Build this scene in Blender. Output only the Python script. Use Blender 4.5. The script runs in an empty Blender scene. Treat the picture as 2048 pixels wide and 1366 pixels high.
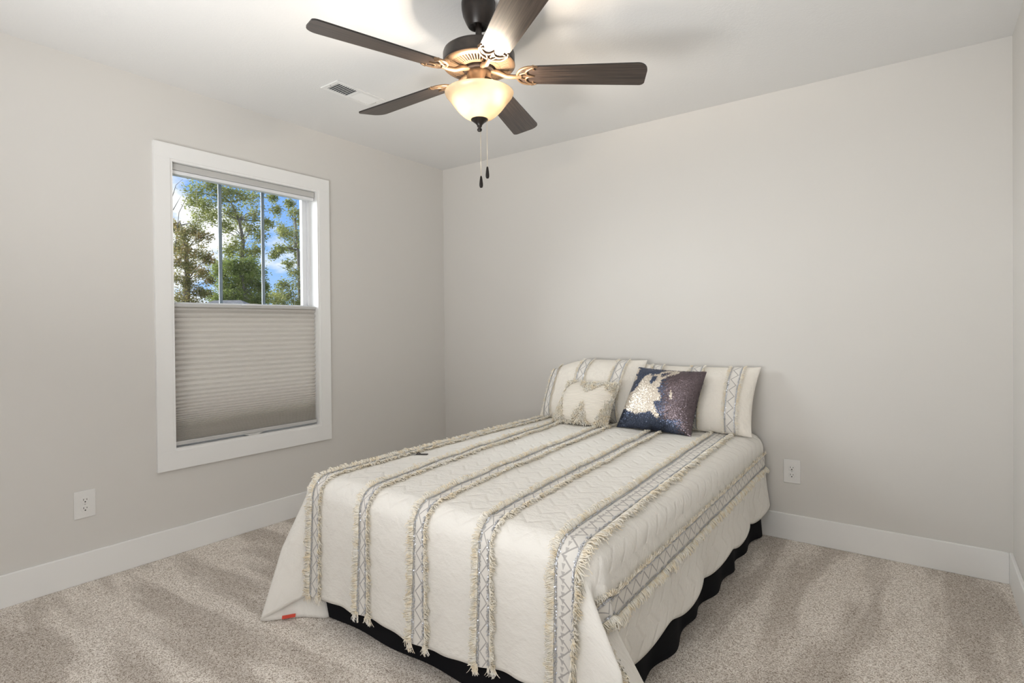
import bpy, math, random
import numpy as np
from mathutils import Matrix, Vector

PI = math.pi
rnd = random.Random(7)
nr = np.random.RandomState(11)
SC = bpy.context.scene
COL = SC.collection

# ------------------------------------------------------------------ camera
CAM = np.array([3.14345, -3.31589, 1.18061])
YAW, PITCH, ROLL, FPX, SHY = 0.63790, -0.008407, -0.0092696, 1113.04, -24.325

def cam_axes():
    cy, sy = math.cos(YAW), math.sin(YAW)
    cp, sp = math.cos(PITCH), math.sin(PITCH)
    f = np.array([-sy * cp, cy * cp, sp])
    r = np.array([cy, sy, 0.0])
    u = np.cross(r, f)
    cr, sr = math.cos(ROLL), math.sin(ROLL)
    return cr * r + sr * u, -sr * r + cr * u, f
CR, CU, CF = cam_axes()

cd = bpy.data.cameras.new('camera')
cam = bpy.data.objects.new('camera', cd)
COL.objects.link(cam)
cd.sensor_fit = 'HORIZONTAL'
cd.sensor_width = 36.0
cd.lens = FPX / 2048 * 36.0
cd.shift_y = SHY / 2048
cd.clip_start = 0.02
cd.clip_end = 300
m = Matrix.Identity(4)
for i in range(3):
    m[i][0], m[i][1], m[i][2], m[i][3] = CR[i], CU[i], -CF[i], CAM[i]
cam.matrix_world = m
SC.camera = cam

# ------------------------------------------------------------------ exposure
SC.view_settings.view_transform = 'Standard'
SC.view_settings.look = 'None'
SC.view_settings.exposure = 0.22
SC.view_settings.gamma = 1.0
SC.view_settings.use_curve_mapping = False
SC.cycles.use_denoising = True
SC.cycles.max_bounces = 10
SC.cycles.diffuse_bounces = 6
SC.cycles.sample_clamp_indirect = 6.0
SC.cycles.caustics_reflective = False
SC.cycles.caustics_refractive = False

# ------------------------------------------------------------------ node helpers
class NT:
    def __init__(s, tree):
        s.t = tree
        s.L = tree.links
    def n(s, typ, **kw):
        nd = s.t.nodes.new(typ)
        for k, v in kw.items():
            setattr(nd, k, v)
        return nd
    def put(s, sock, v):
        if v is None:
            return
        if isinstance(v, bpy.types.NodeSocket):
            s.L.new(v, sock)
        elif isinstance(v, (tuple, list)) and len(v) == 3 and sock.type == 'RGBA':
            sock.default_value = (*v, 1)
        else:
            sock.default_value = v
    def math(s, op, a, b=None, c=None, clamp=False):
        nd = s.n('ShaderNodeMath', operation=op)
        nd.use_clamp = clamp
        for i, v in enumerate((a, b, c)):
            s.put(nd.inputs[i], v)
        return nd.outputs[0]
    def mix(s, f, a, b):
        nd = s.n('ShaderNodeMix', data_type='RGBA')
        s.put(nd.inputs[0], f)
        s.put(nd.inputs[6], a)
        s.put(nd.inputs[7], b)
        return nd.outputs[2]
    def ramp(s, f, stops):
        nd = s.n('ShaderNodeValToRGB')
        s.put(nd.inputs[0], f)
        el = nd.color_ramp.elements
        while len(el) < len(stops):
            el.new(0.5)
        for e, (p, c) in zip(el, stops):
            e.position = p
            e.color = (*c, 1) if len(c) == 3 else c
        return nd.outputs[0]
    def noise(s, vec, scale, detail=2.0, rough=0.5):
        nd = s.n('ShaderNodeTexNoise')
        s.put(nd.inputs['Vector'], vec)
        nd.inputs['Scale'].default_value = scale
        nd.inputs['Detail'].default_value = detail
        nd.inputs['Roughness'].default_value = rough
        return nd.outputs[0]
    def mapping(s, vec, scale=(1, 1, 1), rot=(0, 0, 0), loc=(0, 0, 0)):
        nd = s.n('ShaderNodeMapping')
        s.put(nd.inputs[0], vec)
        nd.inputs['Scale'].default_value = scale
        nd.inputs['Rotation'].default_value = rot
        nd.inputs['Location'].default_value = loc
        return nd.outputs[0]
    def bump(s, h, strength, dist, normal=None):
        nd = s.n('ShaderNodeBump')
        nd.inputs['Strength'].default_value = strength
        nd.inputs['Distance'].default_value = dist
        s.put(nd.inputs['Height'], h)
        s.put(nd.inputs['Normal'], normal)
        return nd.outputs[0]
    def obj(s):
        return s.n('ShaderNodeTexCoord').outputs['Object']
    def uv(s):
        return s.n('ShaderNodeTexCoord').outputs['UV']

def mat(name, col=(0.8, 0.8, 0.8), rough=0.6, metal=0.0, spec=0.5, build=None, **kw):
    mt = bpy.data.materials.new(name)
    mt.use_nodes = True
    t = NT(mt.node_tree)
    bs = mt.node_tree.nodes['Principled BSDF']
    bs.inputs['Base Color'].default_value = (*col, 1)
    bs.inputs['Roughness'].default_value = rough
    bs.inputs['Metallic'].default_value = metal
    bs.inputs['Specular IOR Level'].default_value = spec
    for k, v in kw.items():
        bs.inputs[k].default_value = v
    if build:
        build(t, bs)
    return mt

# ------------------------------------------------------------------ sky, sun and added fill lights
world = bpy.data.worlds.new('sky')
SC.world = world
world.use_nodes = True
wt = NT(world.node_tree)
bg = world.node_tree.nodes['Background']
gen = wt.n('ShaderNodeTexCoord').outputs['Generated']
sep = wt.n('ShaderNodeSeparateXYZ')
wt.L.new(gen, sep.inputs[0])
blue = wt.ramp(sep.outputs[2], [(0.0, (0.42, 0.62, 0.95)), (0.12, (0.27, 0.50, 0.93)), (0.35, (0.17, 0.36, 0.85)), (1.0, (0.10, 0.24, 0.68))])
cl = wt.noise(wt.mapping(gen, scale=(1, 1, 2.2), loc=(0.31, 0.12, 0.05)), 7.0, 5.0, 0.55)
clm = wt.ramp(cl, [(0.44, (0, 0, 0)), (0.57, (1, 1, 1))])
skyc = wt.mix(clm, blue, (1.0, 1.0, 1.0))
wt.put(bg.inputs['Color'], skyc)
bg.inputs['Strength'].default_value = 1.0

def light(name, typ, energy, color=(1, 1, 1), loc=(0, 0, 0), direction=None, **kw):
    ld = bpy.data.lights.new(name, typ)
    ld.energy = energy
    ld.color = color
    for k, v in kw.items():
        setattr(ld, k, v)
    lo = bpy.data.objects.new(name, ld)
    COL.objects.link(lo)
    lo.location = loc
    if direction is not None:
        lo.rotation_euler = Vector(direction).to_track_quat('-Z', 'Y').to_euler()
    return lo

light('hazy_sun', 'SUN', 8.8, (0.96, 0.98, 1.0), (-6, -4, 6), (2.2, 1.25, -0.62), angle=math.radians(50))
light('added_fill_side', 'AREA', 13.0, (0.97, 0.98, 1.0), (2.55, -3.86, 1.2), (-0.75, 1, -0.05), shape='RECTANGLE', size=1.4, size_y=2.1)  # added soft fill behind the camera, not a known source
light('added_fill_up', 'AREA', 30.0, (1.0, 0.995, 0.985), (1.8, -3.72, 0.8), (0.15, 0.85, 0.95), shape='RECTANGLE', size=1.6, size_y=0.6, spread=math.radians(125))  # added upward fill that brightens the room off the ceiling

# ------------------------------------------------------------------ mesh helpers
class MB:
    def __init__(s):
        s.v = []
        s.f = []
        s.mi = []
        s.cur = 0
    def add(s, vs, fs):
        o = len(s.v)
        s.v.extend([tuple(float(c) for c in p) for p in vs])
        for f in fs:
            s.f.append(tuple(i + o for i in f))
            s.mi.append(s.cur)
    def box(s, x0, x1, y0, y1, z0, z1):
        vs = [(x0, y0, z0), (x1, y0, z0), (x1, y1, z0), (x0, y1, z0), (x0, y0, z1), (x1, y0, z1), (x1, y1, z1), (x0, y1, z1)]
        s.add(vs, [(3, 2, 1, 0), (4, 5, 6, 7), (0, 1, 5, 4), (1, 2, 6, 5), (2, 3, 7, 6), (3, 0, 4, 7)])
    def lathe(s, prof, c, n=48, cap0=False, cap1=False):
        vs = []
        for r, z in prof:
            for k in range(n):
                a = 2 * PI * k / n
                vs.append((c[0] + r * math.cos(a), c[1] + r * math.sin(a), c[2] + z))
        fs = []
        for i in range(len(prof) - 1):
            for k in range(n):
                k2 = (k + 1) % n
                fs.append((i * n + k, i * n + k2, (i + 1) * n + k2, (i + 1) * n + k))
        if cap0:
            fs.append(tuple(range(n - 1, -1, -1)))
        if cap1:
            o = (len(prof) - 1) * n
            fs.append(tuple(o + k for k in range(n)))
        s.add(vs, fs)
    def tube(s, pts, rad, n=8, caps=True):
        pts = [Vector(p) for p in pts]
        if not isinstance(rad, (list, tuple)):
            rad = [rad] * len(pts)
        vs = []
        up = None
        for i, p in enumerate(pts):
            d = (pts[min(i + 1, len(pts) - 1)] - pts[max(i - 1, 0)]).normalized()
            if up is None:
                up = Vector((0, 0, 1)) if abs(d.z) < 0.9 else Vector((1, 0, 0))
            a = d.cross(up).normalized()
            b = a.cross(d).normalized()
            up = b
            for k in range(n):
                t = 2 * PI * k / n
                vs.append(p + (a * math.cos(t) + b * math.sin(t)) * rad[i])
        fs = []
        for i in range(len(pts) - 1):
            for k in range(n):
                k2 = (k + 1) % n
                fs.append((i * n + k, (i + 1) * n + k, (i + 1) * n + k2, i * n + k2))
        if caps:
            fs.append(tuple(range(n)))
            o = (len(pts) - 1) * n
            fs.append(tuple(o + k for k in range(n - 1, -1, -1)))
        s.add(vs, fs)
    def prism(s, outline, fn):
        # outline: 2D polygon; fn(x, y, side) -> 3D
        n = len(outline)
        vs = [fn(x, y, 0) for x, y in outline] + [fn(x, y, 1) for x, y in outline]
        fs = [tuple(range(n - 1, -1, -1)), tuple(range(n, 2 * n))]
        for k in range(n):
            k2 = (k + 1) % n
            fs.append((k, k2, n + k2, n + k))
        s.add(vs, fs)

LOCS = {}
def finish(o, mats, parent):
    for mm in (mats if isinstance(mats, (list, tuple)) else [mats]):
        o.data.materials.append(mm)
    COL.objects.link(o)
    if parent is not None:
        o.parent = parent
    return o

def base_of(parent):
    b = np.zeros(3)
    p = parent
    while p is not None:
        b = b + np.array(p.location)
        p = p.parent
    return b

def build(name, mb, mats, parent=None, smooth=False, bevel=0.0, seg=2, loc=None):
    me = bpy.data.meshes.new(name)
    off = base_of(parent) if parent is not None else np.zeros(3)
    if loc is not None:
        off = off + (np.array(loc) - off)
    vs = [(p[0] - off[0], p[1] - off[1], p[2] - off[2]) for p in mb.v]
    me.from_pydata(vs, [], mb.f)
    if any(mb.mi):
        me.polygons.foreach_set('material_index', mb.mi)
    if smooth:
        me.polygons.foreach_set('use_smooth', [True] * len(me.polygons))
    o = bpy.data.objects.new(name, me)
    finish(o, mats, parent)
    if loc is not None:
        pb = base_of(parent) if parent is not None else np.zeros(3)
        o.location = tuple(np.array(loc) - pb)
    if smooth == 'auto':
        me.shade_smooth() if False else None
    if bevel:
        md = o.modifiers.new('bevel', 'BEVEL')
        md.width = bevel
        md.segments = seg
        md.limit_method = 'ANGLE'
        md.angle_limit = math.radians(40)
        md.harden_normals = False
    return o

def auto_smooth(o, deg=35):
    me = o.data
    me.polygons.foreach_set('use_smooth', [True] * len(me.polygons))
    me.set_sharp_from_angle(angle=math.radians(deg))
    return o

def npmesh(name, V, F, mats, parent=None, smooth=True, uv=None, fmat=None, attr=None):
    """V (n,3) array in world space, F (m,k) array of equal sized faces"""
    V = np.asarray(V, float)
    F = np.asarray(F, np.int32)
    off = base_of(parent) if parent is not None else np.zeros(3)
    V = V - off
    me = bpy.data.meshes.new(name)
    me.vertices.add(len(V))
    me.vertices.foreach_set('co', V.ravel().astype(np.float32))
    k = F.shape[1]
    me.loops.add(F.size)
    me.loops.foreach_set('vertex_index', F.ravel())
    me.polygons.add(len(F))
    me.polygons.foreach_set('loop_start', np.arange(0, F.size, k, dtype=np.int32))
    if smooth:
        me.polygons.foreach_set('use_smooth', np.ones(len(F), bool))
    if fmat is not None:
        me.polygons.foreach_set('material_index', np.asarray(fmat, np.int32))
    if uv is not None:
        ul = me.uv_layers.new(name='st')
        ul.data.foreach_set('uv', np.asarray(uv, np.float32)[F.ravel()].ravel())
    if attr is not None:
        for an, av in attr.items():
            a = me.attributes.new(an, 'FLOAT', 'POINT')
            a.data.foreach_set('value', np.asarray(av, np.float32))
    me.update(calc_edges=True)
    me.validate()
    o = bpy.data.objects.new(name, me)
    return finish(o, mats, parent)

def grid_faces(nu, nv):
    i, j = np.meshgrid(np.arange(nu - 1), np.arange(nv - 1), indexing='ij')
    a = (i * nv + j).ravel()
    return np.stack([a, a + nv, a + nv + 1, a + 1], 1)

def thing(name, label, cat, loc=(0, 0, 0), group=None):
    o = bpy.data.objects.new(name, None)
    o.empty_display_size = 0.05
    COL.objects.link(o)
    o.location = loc
    o['label'] = label
    o['category'] = cat
    if group:
        o['group'] = group
    return o

def tag(o, label, cat, group=None):
    o['label'] = label
    o['category'] = cat
    if group:
        o['group'] = group
    return o

def struct(name, mb, mt, bevel=0.0, parent=None, **kw):
    o = build(name, mb, mt, parent, bevel=bevel, **kw)
    if parent is None:
        o['kind'] = 'structure'
    return o

# ------------------------------------------------------------------ materials
def b_wall(t, bs):
    n1 = t.noise(t.obj(), 260, 3)
    t.put(bs.inputs['Normal'], t.bump(n1, 0.06, 0.002))
M_wall = mat('greige_paint', (0.70, 0.683, 0.655), 0.75, spec=0.25, build=b_wall)
def b_ceil(t, bs):
    n1 = t.noise(t.obj(), 90, 4, 0.6)
    t.put(bs.inputs['Normal'], t.bump(n1, 0.22, 0.004))
M_ceil = mat('ceiling_paint', (0.77, 0.77, 0.765), 0.85, spec=0.2, build=b_ceil)
M_trim = mat('white_trim_paint', (0.87, 0.87, 0.86), 0.42, spec=0.4)
M_vinyl = mat('white_vinyl', (0.82, 0.83, 0.85), 0.35)
M_plate = mat('white_plastic', (0.80, 0.795, 0.78), 0.35)
M_slot = mat('dark_slot', (0.012, 0.011, 0.010), 0.6)
M_vent = mat('white_enamel', (0.80, 0.80, 0.79), 0.4)
M_ventdark = mat('duct_shadow_grey', (0.05, 0.055, 0.06), 0.8)

def b_carpet(t, bs):
    co = t.obj()
    vo = t.n('ShaderNodeTexVoronoi')
    vo.inputs['Scale'].default_value = 310
    t.put(vo.inputs['Vector'], co)
    rc = t.n('ShaderNodeSeparateColor')
    t.L.new(vo.outputs['Color'], rc.inputs[0])
    sp2 = t.noise(co, 420, 2, 0.6)
    mm = t.math('ADD', t.math('MULTIPLY', rc.outputs[0], 0.62), t.math('MULTIPLY', sp2, 0.38))
    c = t.ramp(mm, [(0.14, (0.20, 0.155, 0.12)), (0.30, (0.47, 0.41, 0.35)), (0.50, (0.70, 0.64, 0.58)), (0.80, (0.92, 0.88, 0.83))])
    # pile lay left by the vacuum: strokes across from the left wall, along from the back wall
    sx = t.n('ShaderNodeSeparateXYZ')
    t.L.new(co, sx.inputs[0])
    warp = t.math('MULTIPLY', t.noise(co, 2.2, 2), 0.35)
    side = t.math('MULTIPLY', t.math('SUBTRACT', sx.outputs[0], 1.75), 3.0, clamp=True)
    na = t.noise(t.mapping(co, scale=(0.55, 2.6, 1), rot=(0, 0, 0.25)), 2.2, 3, 0.45)
    nb = t.noise(t.mapping(co, scale=(2.9, 0.60, 1), rot=(0, 0, -0.12), loc=(0.35, 0, 0)), 1.9, 3, 0.45)
    mixn = t.n('ShaderNodeMix', data_type='FLOAT')
    t.put(mixn.inputs[0], side); t.put(mixn.inputs[2], na); t.put(mixn.inputs[3], nb)
    lay = t.ramp(mixn.outputs[0], [(0.42, (0.79, 0.775, 0.76)), (0.54, (1.08, 1.08, 1.08))])
    mx = t.n('ShaderNodeMix', data_type='RGBA', blend_type='MULTIPLY')
    mx.inputs[0].default_value = 1.0
    t.put(mx.inputs[6], c)
    t.put(mx.inputs[7], lay)
    t.put(bs.inputs['Base Color'], mx.outputs[2])
    t.put(bs.inputs['Normal'], t.bump(mm, 0.35, 0.005))
M_carpet = mat('speckled_carpet', rough=0.95, spec=0.1, build=b_carpet)

def b_bronze(t, bs):
    n = t.noise(t.obj(), 60, 3)
    t.put(bs.inputs['Base Color'], t.ramp(n, [(0.3, (0.010, 0.0075, 0.0065)), (0.7, (0.018, 0.0125, 0.010))]))
M_bronze = mat('oil_rubbed_bronze', rough=0.36, metal=0.0, spec=0.35, build=b_bronze)
M_bronze2 = mat('brushed_bronze', (0.175, 0.112, 0.066), 0.36, 0.6)
M_chain = mat('pale_brass', (0.75, 0.66, 0.50), 0.3, 0.9)
M_fob = mat('dark_wood_fob', (0.010, 0.007, 0.006), 0.5, spec=0.25)

def b_blade(t, bs):
    u = t.uv()
    g = t.noise(t.mapping(u, scale=(4, 160, 1)), 1.0, 4, 0.6)
    c = t.ramp(g, [(0.35, (0.018, 0.012, 0.010)), (0.5, (0.040, 0.027, 0.021)), (0.68, (0.080, 0.056, 0.043))])
    t.put(bs.inputs['Base Color'], c)
    t.put(bs.inputs['Normal'], t.bump(g, 0.15, 0.001))
M_blade = mat('walnut_blade', rough=0.33, spec=0.6, build=b_blade)
M_bladeedge = mat('blade_edge', (0.012, 0.010, 0.009), 0.45)

def b_bowl(t, bs):
    out = t.t.nodes['Material Output']
    n = t.noise(t.mapping(t.obj(), scale=(1, 1, 1.4)), 14, 5, 0.6)
    c = t.ramp(n, [(0.35, (0.027, 0.0198, 0.0115)), (0.62, (0.040, 0.0315, 0.021))])
    tr = t.n('ShaderNodeBsdfTranslucent')
    t.put(tr.inputs[0], c)
    df = t.n('ShaderNodeBsdfDiffuse')
    t.put(df.inputs[0], (0.85, 0.78, 0.66))
    gl = t.n('ShaderNodeBsdfGlossy')
    gl.inputs['Roughness'].default_value = 0.25
    m1 = t.n('ShaderNodeMixShader')
    m1.inputs[0].default_value = 0.22
    t.L.new(tr.outputs[0], m1.inputs[1])
    t.L.new(df.outputs[0], m1.inputs[2])
    m2 = t.n('ShaderNodeMixShader')
    m2.inputs[0].default_value = 0.04
    t.L.new(m1.outputs[0], m2.inputs[1])
    t.L.new(gl.outputs[0], m2.inputs[2])
    t.L.new(m2.outputs[0], out.inputs[0])
M_bowl = mat('alabaster_glass', build=b_bowl)
M_bulb = mat('glowing_bulb', (1, 0.9, 0.75), 0.4, **{'Emission Color': (1, 0.72, 0.40, 1), 'Emission Strength': 30.0})

def b_glass(t, bs):
    out = t.t.nodes['Material Output']
    tr = t.n('ShaderNodeBsdfTransparent')
    tr.inputs[0].default_value = (0.97, 0.985, 0.98, 1)
    gl = t.n('ShaderNodeBsdfGlossy')
    gl.inputs['Roughness'].default_value = 0.0
    fr = t.n('ShaderNodeFresnel')
    fr.inputs[0].default_value = 1.45
    mx = t.n('ShaderNodeMixShader')
    t.L.new(t.math('MULTIPLY', fr.outputs[0], 0.5), mx.inputs[0])
    t.L.new(tr.outputs[0], mx.inputs[1])
    t.L.new(gl.outputs[0], mx.inputs[2])
    t.L.new(mx.outputs[0], out.inputs[0])
M_glass = mat('window_glass', build=b_glass)

def b_shade(t, bs):
    n = t.noise(t.mapping(t.obj(), scale=(1, 60, 400)), 3, 3)
    c = t.ramp(n, [(0.3, (0.70, 0.67, 0.635)), (0.7, (0.77, 0.745, 0.71))])
    t.put(bs.inputs['Base Color'], c)
    out = t.t.nodes['Material Output']
    tr = t.n('ShaderNodeBsdfTranslucent')
    t.put(tr.inputs[0], c)
    m1 = t.n('ShaderNodeMixShader')
    m1.inputs[0].default_value = 0.36
    t.L.new(bs.outputs[0], m1.inputs[1])
    t.L.new(tr.outputs[0], m1.inputs[2])
    t.L.new(m1.outputs[0], out.inputs[0])
M_shade = mat('pleated_shade_cloth', rough=0.85, spec=0.2, build=b_shade)
M_rail = mat('grey_shade_rail', (0.55, 0.545, 0.53), 0.5)

CREAM = (0.80, 0.745, 0.655)
def tri_wave(t, x):           # 0..1..0 triangle of period 1
    f = t.math('FRACT', x)
    return t.math('ABSOLUTE', t.math('SUBTRACT', t.math('MULTIPLY', f, 2.0), 1.0))
def b_quilt(t, bs):
    uvs = t.n('ShaderNodeSeparateXYZ')
    t.L.new(t.uv(), uvs.inputs[0])
    s, tt = uvs.outputs[0], uvs.outputs[1]
    zz = t.math('ADD', t.math('MULTIPLY', tt, 1.0), t.math('MULTIPLY', tri_wave(t, t.math('DIVIDE', s, 0.11)), 0.052))
    fr = t.math('FRACT', t.math('DIVIDE', zz, 0.085))
    d = t.math('ABSOLUTE', t.math('SUBTRACT', fr, 0.5))          # 0.5 at the stitch line
    groove = t.math('SMOOTH_MIN', t.math('MULTIPLY', t.math('SUBTRACT', 0.5, d), 6.0), 1.0, 0.4)
    wr = t.noise(t.mapping(t.uv(), scale=(9, 14, 1)), 1.6, 5, 0.62)
    fine = t.noise(t.uv(), 420, 2)
    kt = t.math('ADD', t.math('MULTIPLY', t.math('MULTIPLY', t.math('SUBTRACT', 2.02, tt), 6.0, clamp=True), 0.38), 0.04)
    h = t.math('ADD', t.math('ADD', t.math('MULTIPLY', groove, kt), t.math('MULTIPLY', wr, t.math('ADD', t.math('MULTIPLY', kt, 2.0), 0.9))), t.math('MULTIPLY', fine, 0.05))
    t.put(bs.inputs['Normal'], t.bump(h, 0.55, 0.012))
    c = t.mix(t.math('SUBTRACT', 1.0, groove, clamp=True), (0.88, 0.86, 0.815), (0.865, 0.843, 0.797))
    t.put(bs.inputs['Base Color'], c)
M_quilt = mat('cream_quilted_cotton', rough=0.9, spec=0.15, build=b_quilt, **{'Sheen Weight': 0.1})
def b_lin(t, bs):
    wr = t.noise(t.mapping(t.uv(), scale=(14, 9, 1)), 1.2, 5, 0.6)
    t.put(bs.inputs['Normal'], t.bump(wr, 0.7, 0.02))
M_sham = mat('cream_cotton', (0.88, 0.84, 0.77), 0.9, spec=0.15, build=b_lin)
def b_fringe(t, bs):
    n = t.noise(t.obj(), 34, 3, 0.6)
    c = t.ramp(n, [(0.33, (0.96, 0.85, 0.66)), (0.5, (0.98, 0.93, 0.82)), (0.7, (0.98, 0.96, 0.91))])
    t.put(bs.inputs['Base Color'], c)
M_fringe = mat('cream_cotton_fringe', rough=0.95, spec=0.1, build=b_fringe)
M_silver = mat('silver_sequin', (0.64, 0.67, 0.73), 0.28, 0.9)
def lace_builder(tris):
    def b_lace(t, bs):
        uvs = t.n('ShaderNodeSeparateXYZ')
        t.L.new(t.uv(), uvs.inputs[0])
        u, v = uvs.outputs[0], uvs.outputs[1]
        tw = tri_wave(t, t.math('DIVIDE', v, 0.062))
        z1 = t.math('ABSOLUTE', t.math('SUBTRACT', t.math('MULTIPLY', t.math('ADD', u, 1.0), 0.5), t.math('ADD', t.math('MULTIPLY', tw, 0.62), 0.2)))
        line = t.math('LESS_THAN', z1, 0.06)
        if tris:
            fr = t.math('FRACT', t.math('DIVIDE', v, 0.021))
            tr = t.math('LESS_THAN', t.math('ABSOLUTE', t.math('ADD', u, 0.28)), t.math('MULTIPLY', t.math('SUBTRACT', 0.85, fr), 0.24))
            line = t.math('MAXIMUM', line, t.math('MULTIPLY', tr, 0.8))
        c = t.mix(line, (0.88, 0.855, 0.81), (0.50, 0.48, 0.47))
        t.put(bs.inputs['Base Color'], c)
        t.put(bs.inputs['Normal'], t.bump(t.noise(t.uv(), 300, 2), 0.4, 0.003))
    return b_lace
M_lace = mat('embroidered_band', rough=0.85, spec=0.2, build=lace_builder(False))
M_lace2 = mat('embroidered_band_triangles', rough=0.85, spec=0.2, build=lace_builder(True))
M_black = mat('black_skirt_cloth', (0.009, 0.009, 0.011), 0.9, spec=0.15)
M_matt = mat('white_mattress_ticking', (0.7, 0.69, 0.67), 0.9)
M_red = mat('red_tag', (0.62, 0.06, 0.03), 0.7)
M_navy = mat('navy_sequin', (0.115, 0.140, 0.215), 0.30, 0.95, **{'Thin Film Thickness': 420.0, 'Thin Film IOR': 1.6})
M_navy_refl = mat('navy_sequin_reflection_tint', (0.185, 0.150, 0.165), 0.30, 0.95)  # purple-brown reflection tint put into the sequin colour
M_champ = mat('champagne_sequin', (0.78, 0.70, 0.60), 0.36, 0.6)
M_navyc = mat('navy_cloth', (0.012, 0.014, 0.022), 0.8)
def b_knit(t, bs):
    sp = t.n('ShaderNodeSeparateXYZ')
    t.L.new(t.uv(), sp.inputs[0])
    t.put(bs.inputs['Normal'], t.bump(t.math('SINE', t.math('MULTIPLY', sp.outputs[1], 420.0)), 0.3, 0.003))
M_knit = mat('white_knit', (0.82, 0.77, 0.69), 0.95, spec=0.1, build=b_knit)
M_clip = mat('grey_plastic_clip', (0.055, 0.05, 0.05), 0.35)
M_clip2 = mat('silver_clip_plate', (0.45, 0.44, 0.43), 0.35, 0.6)

# ------------------------------------------------------------------ room shell
W, H, YF = 3.4596, 2.44, -3.9
YH = -5.3
wy0, wy1, wz0, wz1 = -2.049, -1.170, 0.540, 2.056      # window opening
b = MB(); b.box(-0.2, W + 0.2, YH - 0.2, 0.2, -0.15, 0.0)
struct('floor', b, M_carpet)
b = MB(); b.box(-0.2, W + 0.2, YH - 0.2, 0.2, H, H + 0.15)
struct('ceiling', b, M_ceil)
b = MB()
b.box(-0.16, 0, YH, wy0, 0, H); b.box(-0.16, 0, wy1, 0.16, 0, H)
b.box(-0.16, 0, wy0, wy1, 0, wz0); b.box(-0.16, 0, wy0, wy1, wz1, H)
struct('wall_left', b, M_wall)
b = MB(); b.box(0, W, 0, 0.16, 0, H)
struct('wall_back', b, M_wall)
b = MB(); b.box(W, W + 0.16, YH, 0.16, 0, H)
struct('wall_right', b, M_wall)
b = MB()
b.box(0, 0.40, YF - 0.12, YF, 0, H); b.box(3.10, W, YF - 0.12, YF, 0, H); b.box(0.40, 3.10, YF - 0.12, YF, 2.40, H)  # wide opening made up to go with the added fill light
struct('wall_front', b, M_wall)
b = MB(); b.box(0, W, YH - 0.16, YH, 0, H)
struct('wall_sun_block', b, M_wall)  # unseen wall added to keep the sun out of the front opening
HB, BT = 0.1406, 0.014
def baseboard(name, x0, x1, y0, y1):
    q = MB(); q.box(x0, x1, y0, y1, 0, HB)
    return struct(name, q, M_trim, bevel=0.003)
baseboard('baseboard_left', 0, BT, YF, 0)
baseboard('baseboard_back', BT, W - BT, -BT, 0)
baseboard('baseboard_right', W - BT, W, YF, 0)

# ------------------------------------------------------------------ window
win = bpy.data.objects.new('window_1', None)
COL.objects.link(win)
win.location = (0, (wy0 + wy1) / 2, wz0)
win['kind'] = 'structure'
oy0, oy1, oz0, oz1 = -2.126, -1.0935, 0.4435, 2.132
CT = 0.018
for nm, bx in (('casing_head', (oy0, oy1, wz1, oz1)), ('casing_foot', (oy0, oy1, oz0, wz0)),
               ('casing_side', (oy0, wy0, wz0, wz1)), ('casing_side', (wy1, oy1, wz0, wz1))):
    q = MB(); q.box(0, CT, *bx)
    build(nm, q, M_trim, win, bevel=0.0007)
q = MB()
jt = 0.012
q.box(-0.078, 0.014, wy0, wy0 + jt, wz0, wz1); q.box(-0.078, 0.014, wy1 - jt, wy1, wz0, wz1)
q.box(-0.078, 0.014, wy0 + jt, wy1 - jt, wz1 - jt, wz1); q.box(-0.078, 0.014, wy0 + jt, wy1 - jt, wz0, wz0 + jt)
build('jamb_lining', q, M_trim, win)
def ring(q, x0, x1, y0, y1, z0, z1, w):
    q.box(x0, x1, y0, y0 + w, z0, z1); q.box(x0, x1, y1 - w, y1, z0, z1)
    q.box(x0, x1, y0 + w, y1 - w, z0, z0 + w); q.box(x0, x1, y0 + w, y1 - w, z1 - w, z1)
q = MB()
ring(q, -0.150, -0.078, wy0, wy1, wz0, wz1, 0.024)
build('window_frame', q, M_vinyl, win, bevel=0.002)
zm = (wz0 + wz1) / 2
fy0, fy1 = wy0 + 0.024, wy1 - 0.024
q = MB(); ring(q, -0.118, -0.090, fy0, fy1, zm - 0.02, wz1 - 0.024, 0.030)
up = build('upper_sash', q, M_vinyl, win, bevel=0.002)
q = MB(); ring(q, -0.100, -0.080, fy0, fy1, wz0 + 0.024, zm + 0.02, 0.034)
lo = build('lower_sash', q, M_vinyl, win, bevel=0.002)
for o_, xx, z0_, z1_ in ((up, -0.104, zm + 0.01, wz1 - 0.054), (lo, -0.090, wz0 + 0.058, zm - 0.012)):
    q = MB(); q.box(xx - 0.002, xx + 0.002, fy0 + 0.03, fy1 - 0.03, z0_, z1_)
    build('pane', q, M_glass, o_)
M_muntin = mat('blue_grey_grille', (0.30, 0.37, 0.46), 0.35)
gw = (fy1 - fy0 - 0.06) / 3
for k in (1, 2):
    yc = fy0 + 0.03 + gw * k
    q = MB(); q.box(-0.112, -0.1065, yc - 0.0095, yc + 0.0095, zm + 0.01, wz1 - 0.054)
    build('muntin', q, M_muntin, up)

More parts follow.
